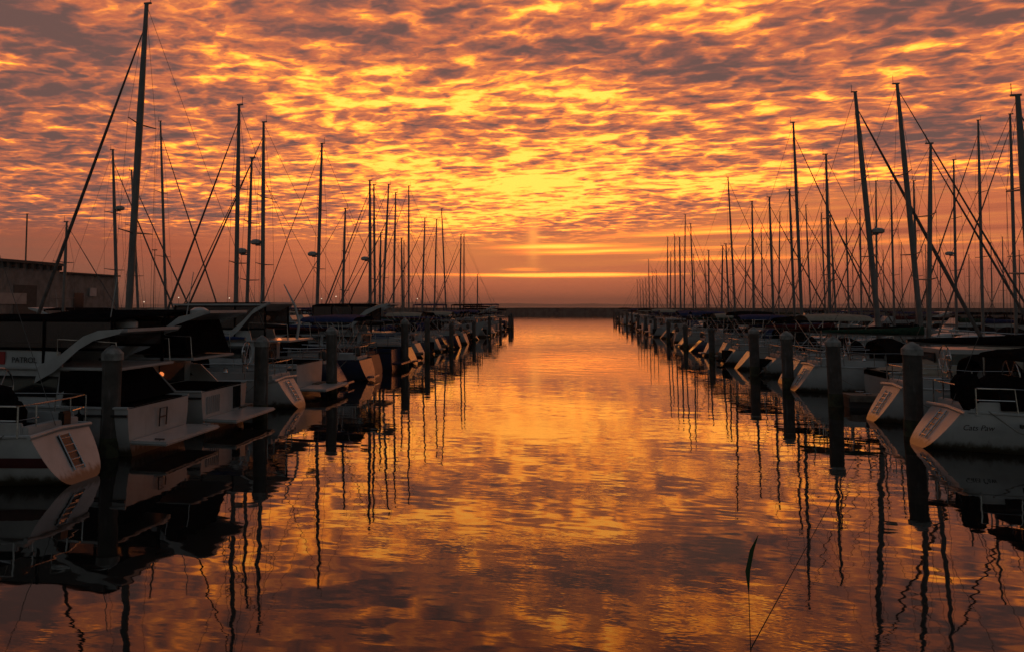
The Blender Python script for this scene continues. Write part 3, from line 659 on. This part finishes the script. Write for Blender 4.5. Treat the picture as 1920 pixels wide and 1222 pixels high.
# second cruiser
cb, cs = cruiser('white cruiser with swept radar arch and black canvas, behind the patrol boat', -10.4, 22.7, -1, 11.2, 3.4, GL, 0, 'gel', 'dark', bz=3.45, platform=1.05, archpts=[(3.6, 2.3), (2.6, 2.42), (1.6, 2.72), (.8, 3.28), (-.1, 3.46)], bx=(1.3, 5.2))
MB().add([(.5, 1.36, 2.2), (2.6, 1.36, 2.2), (2.0, 1.3, 3.0), (.9, 1.3, 3.3), (.5, -1.36, 2.2), (2.6, -1.36, 2.2), (2.0, -1.3, 3.0), (.9, -1.3, 3.3)], [(0, 1, 2, 3), (7, 6, 5, 4), (0, 4, 5, 1), (1, 5, 6, 2), (2, 6, 7, 3), (3, 7, 4, 0)]).build('aft_canvas', 'dark', cb, False)
MB().lathe((1.72, .75, 1.5), [(.03, 0), (.07, .03), (.08, .09), (.03, .14)]).build('cabin_lamp', 'warm', cb)
for k in range(7): MB().box(-.03, -.005, 1.2-k*.13, 1.25-k*.13, .5, 1.0).build('transom_slat', 'grey', cb, False)
for sy in (1.38, -1.44):
    bh = MB().add([(.7, sy, 1.0), (2.7, sy, 1.0), (2.7, sy, 1.85), (1.5, sy, 1.72), (.7, sy+.06, 1.0), (2.7, sy+.06, 1.0), (2.7, sy+.06, 1.85), (1.5, sy+.06, 1.72)], [(0, 1, 2, 3), (7, 6, 5, 4), (0, 4, 5, 1), (1, 5, 6, 2), (2, 6, 7, 3), (3, 7, 4, 0)]).build('cockpit_bulkhead', 'gel', cb, False)
    MB().add([(1.75, sy-.01, 1.36), (2.62, sy-.01, 1.38), (2.62, sy-.01, 1.66), (2.05, sy-.01, 1.62), (1.75, sy+.07, 1.36), (2.62, sy+.07, 1.38), (2.62, sy+.07, 1.66), (2.05, sy+.07, 1.62)], [(0, 1, 2, 3), (7, 6, 5, 4), (0, 4, 5, 1), (1, 5, 6, 2), (2, 6, 7, 3), (3, 7, 4, 0)]).build('window', 'glass', bh, False)
MB().box(-.02, .0, -1.1, -.55, .45, 1.12).build('transom_door', 'glass', cb, False)
# third cruiser, hard top
c3, _ = cruiser('big white cruiser with pale trimmed hardtop and swept arch, past the tallest left mast', -10.6, 31.2, -1, 12.0, 3.5, GL, 0, 'gel', 'dark', bz=3.72, platform=1.2, archpts=[(4.2, 2.25), (3.0, 2.45), (2.3, 3.0), (1.8, 3.5), (1.2, 3.74)], bx=(1.4, 5.4), toplite=True, zs0=1.3)
MB().tube([(.9, -.9, 2.2), (.8, -.9, 2.9), (1.0, -.9, 3.6), (1.5, -.9, 4.5)], [.07, .06, .05, .02], 8).build('curved_pole', 'gel', c3)
MB().lathe((1.0, .9, 2.15), [(.04, 0), (.09, .05), (.10, .12), (.04, .18)]).build('cabin_lamp', 'warm', c3)

# --- left far row (bows to the shared dock)
GF = 'boats on the far side of the left dock'
far = [(128, 417, 122, dict(Y=44, jr=0)), (213, 282, 221, dict(mr=.13, radar=(232, 396))), (247, 320, 259, dict(mr=.11)), (301, 228, 311, dict(mr=.12)), (757, 452, 757, dict(Y=120))]
for i, (Y_, m, o) in enumerate(solve(far, -31.0, 4.2)):
    labs = ['short pale mast sailboat in front of the left shed', 'sailboat with radar dome on its mast, beside the right end of the shed', 'sailboat whose mast crosses behind the tallest left mast', 'sailboat with tall mast right of the tallest left mast, forestay leaning right', 'small far sailboat with short mast left of the channel end']
    order = {44: 0, 120: 4}
    r, _ = sailboat('x', m[0]-6.2, Y_, 1, 11.5, 3.3, GF, m, 1 if Y_ < 75 else 2, covers[(i+3) % 8], 'gel', radar_z(o, Y_) if 'radar' in o else None, mr=o.get('mr', .11), jr=.065 if i in (1, 2, 3) else .04, stay=True)
    r['label'] = labs[[f[3] is o for f in far].index(True)]
fy = [34, 38.5, 49, 63, 73, 78, 83, 88, 93, 98, 104, 110]
for i, Y_ in enumerate(fy):
    cruiser(f'low motorboat, {ordn(i+1)} mastless boat from the camera beyond the left dock', -36.5+random.uniform(-1, 1), Y_, 1, random.uniform(9, 11), 3.2, GF, 2, 'gel' if i % 3 else 'grey', random.choice(['dark', 'blue', 'tan']), arch=i % 2 == 0, bz=random.uniform(2.9, 3.5), platform=.6)

# --- right row beside the channel
GR = 'boats moored along the right edge of the channel'
right = [(1682, 158, 1722, dict(mr=.13, jr=.05)), (1605, 172, 1645, dict(mr=.15, jr=.10, radar=(1633, 440))), (1549, 290, 1556, dict(mr=.11)), (1488, 230, 1503, dict(mr=.12)), (1481, 355, 1490, {}), (1443, 370, 1450, dict(mr=.11)),
         (1410, 378, 1413, dict(mr=.11)), (1365, 333, 1378, dict(mr=.10)), (1329, 470, 1329, {}), (1295, 420, 1300, {}), (1285, 403, 1283, {}), (1275, 445, 1277, dict(mr=.14)), (1265, 440, 1266, {}), (1258, 473, 1257, {}), (1252, 445, 1251, {}),
         (1216, 487, 1218, dict(Y=196)), (1908, 180, 1936, dict(mr=.13, Y=28.0)), (1361, 458, 1366, {}), (1745, 270, 1742, dict(Y=37.2, mr=.10)), (1355, 462, 1353, {})]
SR = solve(right, 15.2, 3.35)
fixedR = [22.5, 33.6]
occ = sorted(fixedR+[q[0] for q in SR]+[200]); fill = []
for a, b in zip(occ, occ[1:]):
    g = b-a; k = int(g//3.6)-1
    for j in range(k): fill.append(a+g*(j+1)/(k+1))
print('right masts', [round(q[0], 1) for q in SR], 'fill', [round(f, 1) for f in fill])
allY = sorted([('s', Y_, m, o) for Y_, m, o in SR]+[('f', f, None, {}) for f in fill]+[('x', f, None, {}) for f in fixedR], key=lambda q: q[1])
for i, (kind, Y_, m, o) in enumerate(allY):
    n = i+1; lvl = 0 if Y_ < 45 else 1 if Y_ < 75 else 2
    if kind == 's':
        off = abs(m[0]-RX); L = min(14.5, max(8.5, off/.54)); B = min(3.3, L*.31)
        lab = f'sailboat with bare mast, {ordn(n)} boat from the camera along the right channel edge'
        if o.get('jr') == .10: lab = 'sailboat with tall thick mast and dark furled jib slanting right, right row'
        if round(Y_, 1) == 28.0: lab = 'white sailboat with oval scoop stern beside the nearest right pile'
        if round(Y_, 1) == 37.2: lab = 'sailboat with scoop stern glowing pink, between the second and third right piles'
        sailboat(lab, RX+(random.uniform(-.3, .4) if Y_ > 40 else -.1), Y_, 1, L, B, GR, m, lvl, covers[(i+1) % 8], random.choice(['gel', 'gel2', 'gel2', 'grey', 'grey', 'navy', 'navy', 'maroon']) if Y_ > 42 else 'gel', radar_z(o, Y_), mr=o.get('mr', .105), jr=o.get('jr', random.choice([.03, .04, .055])), dodger=random.choice(['dark', 'blue', 'dark']), stern_w=.5 if Y_ < 45 else random.uniform(.35, .6), rake=.7 if Y_ < 45 else random.uniform(.2, .9), zs0=1.1 if Y_ < 45 else random.uniform(.85, 1.1), cockpit_canvas=random.choice([False, 'dark', 'blue', 'tan']) if Y_ > 40 else False)
    elif kind == 'f':
        small = i % 3 == 0
        if i % 2: cruiser(f'motorboat with low cabin, {ordn(n)} boat from the camera along the right channel edge', RX+random.uniform(-.2, 1), Y_, 1, random.uniform(8, 10), 3.0, GR, max(lvl, 1), 'gel' if i % 3 else 'grey', random.choice(['dark', 'tan', 'blue']), arch=False, bz=random.uniform(2.5, 3.0), platform=.5, fly=False, bx=(1.6, 4.0), overhang=False)
        else: sailboat(f'low sailboat with short mast, {ordn(n)} boat from the camera along the right channel edge', RX+random.uniform(-.3, .6), Y_, 1, 9, 2.8, GR, (RX+5.2, RX+5.1, random.uniform(8.5, 10)), max(lvl, 1), covers[i % 8], 'gel2', None, mr=.06, jr=.04, spr=1)
# nearest boat on the right
r0, rs = sailboat('white sailboat with script name on its hull, nearest boat on the right', 8.6, 23.3, 1, 12.4, 3.3, GR, (16.2, 15.8, 17.0), 0, 'dark', 'gel', None, dodger='dark', cockpit_canvas=False, rake=.75, zs0=.98, jr=.07, stern_w=.5)
text('Cats Paw', .19, 'black', r0, (.62, -1.12, .58), (math.radians(90), 0, 0), shear=.35, sx=.95)
MB().box(1.72, 1.92, -1.50, -1.40, .70, .79).build('port_light', 'glass', r0, False)
def tent(parent, x0, x1, w, z0, z1, name='cockpit_tent', m='dark'):
    rows = []
    for i in range(9):
        q = i/8; x = x0+(x1-x0)*q; h = (z1-z0)*(.55+.45*math.sin(math.pi*min(1, q*1.3)))*(.92+.08*math.sin(i*2.1))
        rows.append([(x, w*c, z0+h*abs(sn)**.55) for c, sn in [(math.copysign(abs(math.cos(a))**.5, math.cos(a)), math.sin(a)) for a in [math.pi*k/12 for k in range(13)]]])
    mb = MB(); mb.grid(rows); mb.f += [tuple(range(13)), tuple(len(mb.v)-13+k for k in range(13))]; return mb.build(name, m, parent)
tent(r0, 1.55, 4.6, 1.0, 1.05, 2.05); tent(r0, 2.0, 4.4, 1.05, 2.25, 2.55, 'bimini')
for xx in (2.1, 3.2, 4.3):
    for sy in (-1, 1): MB().tube([(xx, sy*1.03, 1.05), (xx, sy*1.03, 2.3)], .02, 6).build('bimini_post', 'steel', r0)
MB().lathe((.95, -.75, 1.02), [(.12, 0), (.24, .25), (.28, .62), (.2, .85), (.05, .93)]).build('outboard_cover', 'dark', r0)
MB().lathe((1.25, .2, 1.02), [(.15, 0), (.3, .2), (.3, .6), (.18, .8), (.05, .86)]).build('wheel_cover', 'dark', r0)
MB().box(3.2, 3.5, -1.35, -1.0, 1.05, 1.6).build('deck_locker', 'gel', r0, bevel=.04)
# tan covered powerboat
tb, ts = hull_root = cruiser('tan canvas covered powerboat behind the second right pile', 11.2, 33.8, 1, 8.6, 2.9, GR, 1, 'gel2', None, arch=False, platform=0, fly=False, overhang=False, name='covered_powerboat')
rows = []
for x, z, w in ((.0, 1.18, 1.30), (.8, 1.28, 1.42), (2.4, 1.75, 1.44), (4.2, 2.3, 1.38), (5.4, 2.35, 1.2), (6.6, 1.95, .8)):
    zb = 1.08+.08*x; rows.append([(x, w*1.02, zb-.15), (x, w, zb), (x, w*.8, z*.6+zb*.4), (x, w*.35, z), (x, 0, z+.04), (x, -w*.35, z), (x, -w*.8, z*.6+zb*.4), (x, -w, zb), (x, -w*1.02, zb-.15)])
mb = MB(); mb.grid(rows); mb.f += [tuple(range(9))]; mb.build('boat_cover', 'tan', tb)

# --- right far rows
GRF = 'boats on the far side of the right dock'
rf = [(1893, 215, 1903, dict(mr=.12)), (1832, 227, 1840, dict(mr=.12)), (1788, 300, 1793, dict(radar=(1780, 480))), (1712, 340, 1718, dict(mr=.12)), (1669, 340, 1675, {}), (1641, 340, 1643, {}), (1613, 393, 1616, {}), (1585, 410, 1590, {}), (1540, 400, 1547, {}), (1511, 385, 1520, {}),
      (1462, 398, 1460, {}), (1427, 430, 1430, {}), (1398, 462, 1398, {})]
for i, (Y_, m, o) in enumerate(solve(rf, 30.0, 3.6)):
    sailboat(f'sailboat beyond the right dock with bare mast, {ordn(i+1)} of that row from the right', m[0]+6.4, Y_, -1, 11.5, 3.2, GRF, m, 1 if Y_ < 75 else 2, covers[(i+2) % 8], 'gel' if i % 3 else 'gel2', radar_z(o, Y_), mr=o.get('mr', .11), jr=random.choice([.04, .06]))
G3 = 'boats in the third row on the right'
r3 = [(1655, 470, 1657, {}), (1690, 455, 1692, {}), (1735, 460, 1737, {}), (1762, 450, 1764, {}), (1815, 478, 1816, {}), (1858, 455, 1860, {}), (1880, 445, 1882, {}), (1911, 470, 1912, {}), (1560, 470, 1561, {}), (1630, 450, 1632, {}), (1530, 460, 1531, {}), (1598, 465, 1599, {})]
for i, (Y_, m, o) in enumerate(solve(r3, 62.0, 4.0)):
    sailboat(f'distant sailboat with short looking mast in the third right row, {ordn(i+1)} from the right', m[0]-6.2, Y_, 1, 10.5, 3.1, G3, m, 2, covers[(i+4) % 8], 'gel2', None, mr=.09, jr=random.choice([.05, .09]))
for i, Y_ in enumerate([41, 46, 50.5]+[76, 89, 112, 122]):
    cruiser(f'low motorboat, {ordn(i+1)} mastless boat from the camera beyond the right dock', 37+random.uniform(-1, 1), Y_, -1, random.uniform(9, 11), 3.2, GRF, 2, 'gel' if i % 2 else 'grey', random.choice(['dark', 'blue', 'tan']), arch=i % 2 == 0, bz=random.uniform(2.7, 3.2), platform=.6)

# ------------------------------------------------------------------ docks and piles
def pile(label, x, y, ztop, r=.27, grp=None, lvl=0):
    t = thing('dock_pile', label, 'pile', (x, y, 0), random.uniform(0, 3), grp); t.rotation_euler[0] = random.gauss(0, .012); t.rotation_euler[1] = random.gauss(0, .012)
    if y > 50: r *= .82
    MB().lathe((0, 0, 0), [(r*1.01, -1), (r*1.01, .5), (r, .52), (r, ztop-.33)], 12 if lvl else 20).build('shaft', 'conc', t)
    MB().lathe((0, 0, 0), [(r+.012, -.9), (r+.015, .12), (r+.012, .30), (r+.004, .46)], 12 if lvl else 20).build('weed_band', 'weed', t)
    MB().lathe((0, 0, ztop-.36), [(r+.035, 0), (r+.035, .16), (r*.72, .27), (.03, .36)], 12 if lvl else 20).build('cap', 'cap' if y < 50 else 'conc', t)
def finger(label, x0, x1, y, grp):
    t = thing('finger_dock', label, 'dock', ((x0+x1)/2, y, 0), 0, grp); h = abs(x1-x0)/2
    MB().box(-h, h, -.5, .5, .34, .44).build('deck_boards', 'wood', t, False)
    mb = MB(); k = 0
    while -h+k*1.5 < h-.9: mb.box(-h+k*1.5, -h+k*1.5+1.2, -.42, .42, -.2, .337); k += 1
    mb.build('floats', 'float', t, False)
    MB().box(-h, h, -.56, -.503, .22, .42).box(-h, h, .503, .56, .22, .42).build('rub_rail', 'wood', t, False)
    mb = MB()
    for q in (-h+.6, 0, h-.8):
        for sy in (-.36, .36): mb.tube([(q-.14, sy, .50), (q+.14, sy, .50)], .02, 6).tube([(q, sy, .44), (q, sy, .5)], .025, 6)
    mb.build('cleat', 'steel', t)
yl_ = [17.5, 24.37, 32.1, 46.7, 54.1, 65.0, 80.0, 95.0, 109.0, 124.0, 128.0, 131.0]
tops = {17.5: (205, 646), 24.37: (493, 628), 32.1: (625, 611), 46.7: (757, 597), 54.1: (794, 596)}
for i, y in enumerate(yl_):
    zt = at_y(*tops[y], y).z if y in tops else 2.2+random.uniform(-.2, .25)
    x = -10.99 if i == 0 else -9.95
    lab = 'concrete pile with pale conical cap beside the patrol cruiser, nearest pile on the left' if i == 0 else f'dock pile with pale conical cap, {ordn(i+1)} from the camera on the left side'
    pile(lab, x, y, zt, .225, 'piles along the left edge of the channel', 0 if y < 60 else 1)
    finger('finger dock under the nearest left pile' if i == 0 else f'finger dock at the {ordn(i+1)} pile from the camera on the left side', -24, x-.35, y-.1, 'finger docks on the left')
yr = [24.9, 31.69, 38.24, 44.9, 58.3, 71.5, 84.5, 98, 111, 124, 137, 150, 163, 176, 189, 199]
topr = {24.9: (1708, 640), 31.69: (1568, 630), 38.24: (1485, 620)}
for i, y in enumerate(yr):
    zt = at_y(*topr[y], y).z if y in topr else 2.25+random.uniform(-.25, .3)
    lab = 'thick concrete pile beside the nearest right sailboat' if i == 0 else f'dock pile with conical cap, {ordn(i+1)} from the camera on the right side'
    pile(lab, 9.15, y, zt, .235, 'piles along the right edge of the channel', 0 if y < 60 else 1)
    finger('finger dock at the nearest right pile' if i == 0 else f'finger dock at the {ordn(i+1)} pile from the camera on the right side', 9.5, 23, y+.1, 'finger docks on the right')
for x, y0, y1, lab in ((-25.2, 8, 132, 'long walkway dock running away behind the left row of boats'), (24.2, 12, 200, 'long walkway dock running away behind the right row of boats')):
    t = thing('walkway_dock', lab, 'dock', (x, (y0+y1)/2, 0)); h = (y1-y0)/2
    MB().box(-1.15, 1.15, -h, h, .36, .46).build('deck_boards', 'wood', t, False)
    mb = MB(); k = 0
    while -h+k*2.4 < h-2: mb.box(-1.05, 1.05, -h+k*2.4, -h+k*2.4+2.1, -.2, .357); k += 1
    mb.build('floats', 'float', t, False)

# ------------------------------------------------------------------ evening haze over the harbour and bay
hz = MB().box(-6900, 6900, -50, 6900, -1, 60).build('haze', None or 'water', None, False); hz['kind'] = 'stuff'
hm_ = bpy.data.materials.new('evening_haze'); hm_.use_nodes = True; hn = hm_.node_tree; hn.nodes.clear()
pv = hn.nodes.new('ShaderNodeVolumePrincipled'); pv.inputs['Density'].default_value = .00022; pv.inputs['Color'].default_value = (.9, .8, .75, 1); pv.inputs['Anisotropy'].default_value = .4
ho = hn.nodes.new('ShaderNodeOutputMaterial'); hn.links.new(pv.outputs[0], ho.inputs['Volume'])
hz.data.materials.clear(); hz.data.materials.append(hm_)

def fender(label, x, y, z, m):
    o = MB().lathe((0, 0, 0), [(.02, -.30), (.07, -.27), (.10, -.20), (.10, .20), (.07, .27), (.025, .31), (.015, .36), (.012, .75)], 12).build('fender', m)
    o.location = (x, y, z); tag(o, label, 'fender', 'fenders hanging on the near boats')
fender('pale fender hanging on the nearest left sailboat near its stern', -12.3, 13.28, .62, 'gel2')
fender('dark fender hanging on the nearest right sailboat past its name', 10.9, 21.62, .62, 'dark')
fender('dark fender hanging on the patrol cruiser beside its transom', -11.6, 17.15, .75, 'dark')

# ------------------------------------------------------------------ tall grass growing on the bank in front of the viewer
def on_ray(px, py, d): r_ = ray(px, py).normalized()*d; return Vector((r_.x, r_.y, r_.z+CAMH))
a, b, c = on_ray(1408, 1215, 3.2), on_ray(1520, 1010, 3.3), on_ray(1618, 832, 3.45)
g = thing('grass_stalk', 'thin leaning grass stalk with one short green leaf at lower right', 'plant', (a.x-.12, a.y-.05, 0))
o_ = Vector(g.location)
MB().tube([Vector((0, 0, 0)), Vector((.04, .02, a.z*.5)), a-o_, b-o_, c-o_], [.005, .0035, .0020, .0011, .0005], 6).build('stem', 'stalk', g)
p = [on_ray(1404, 1112, 3.0), on_ray(1402, 1070, 3.0), on_ray(1410, 1030, 3.0), on_ray(1422, 1002, 3.0)]; w_ = [.001, .008, .007, .0005]
MB().tube([Vector((0, 0, 0)), Vector((p[0].x-o_.x+.02, .01, p[0].z*.6)), p[0]-o_], [.003, .002, .0012], 6).build('leaf_stem', 'stalk', g)
ux_ = Vector((math.cos(YAW), math.sin(YAW), 0)); rows = []
for q, w2 in zip(p, w_): rows.append([q-o_-ux_*w2, q-o_+Vector((0, .004, 0)), q-o_+ux_*w2, q-o_+Vector((0, -.0015, 0))])
MB().grid(rows, True).build('leaf', 'leaf', g)
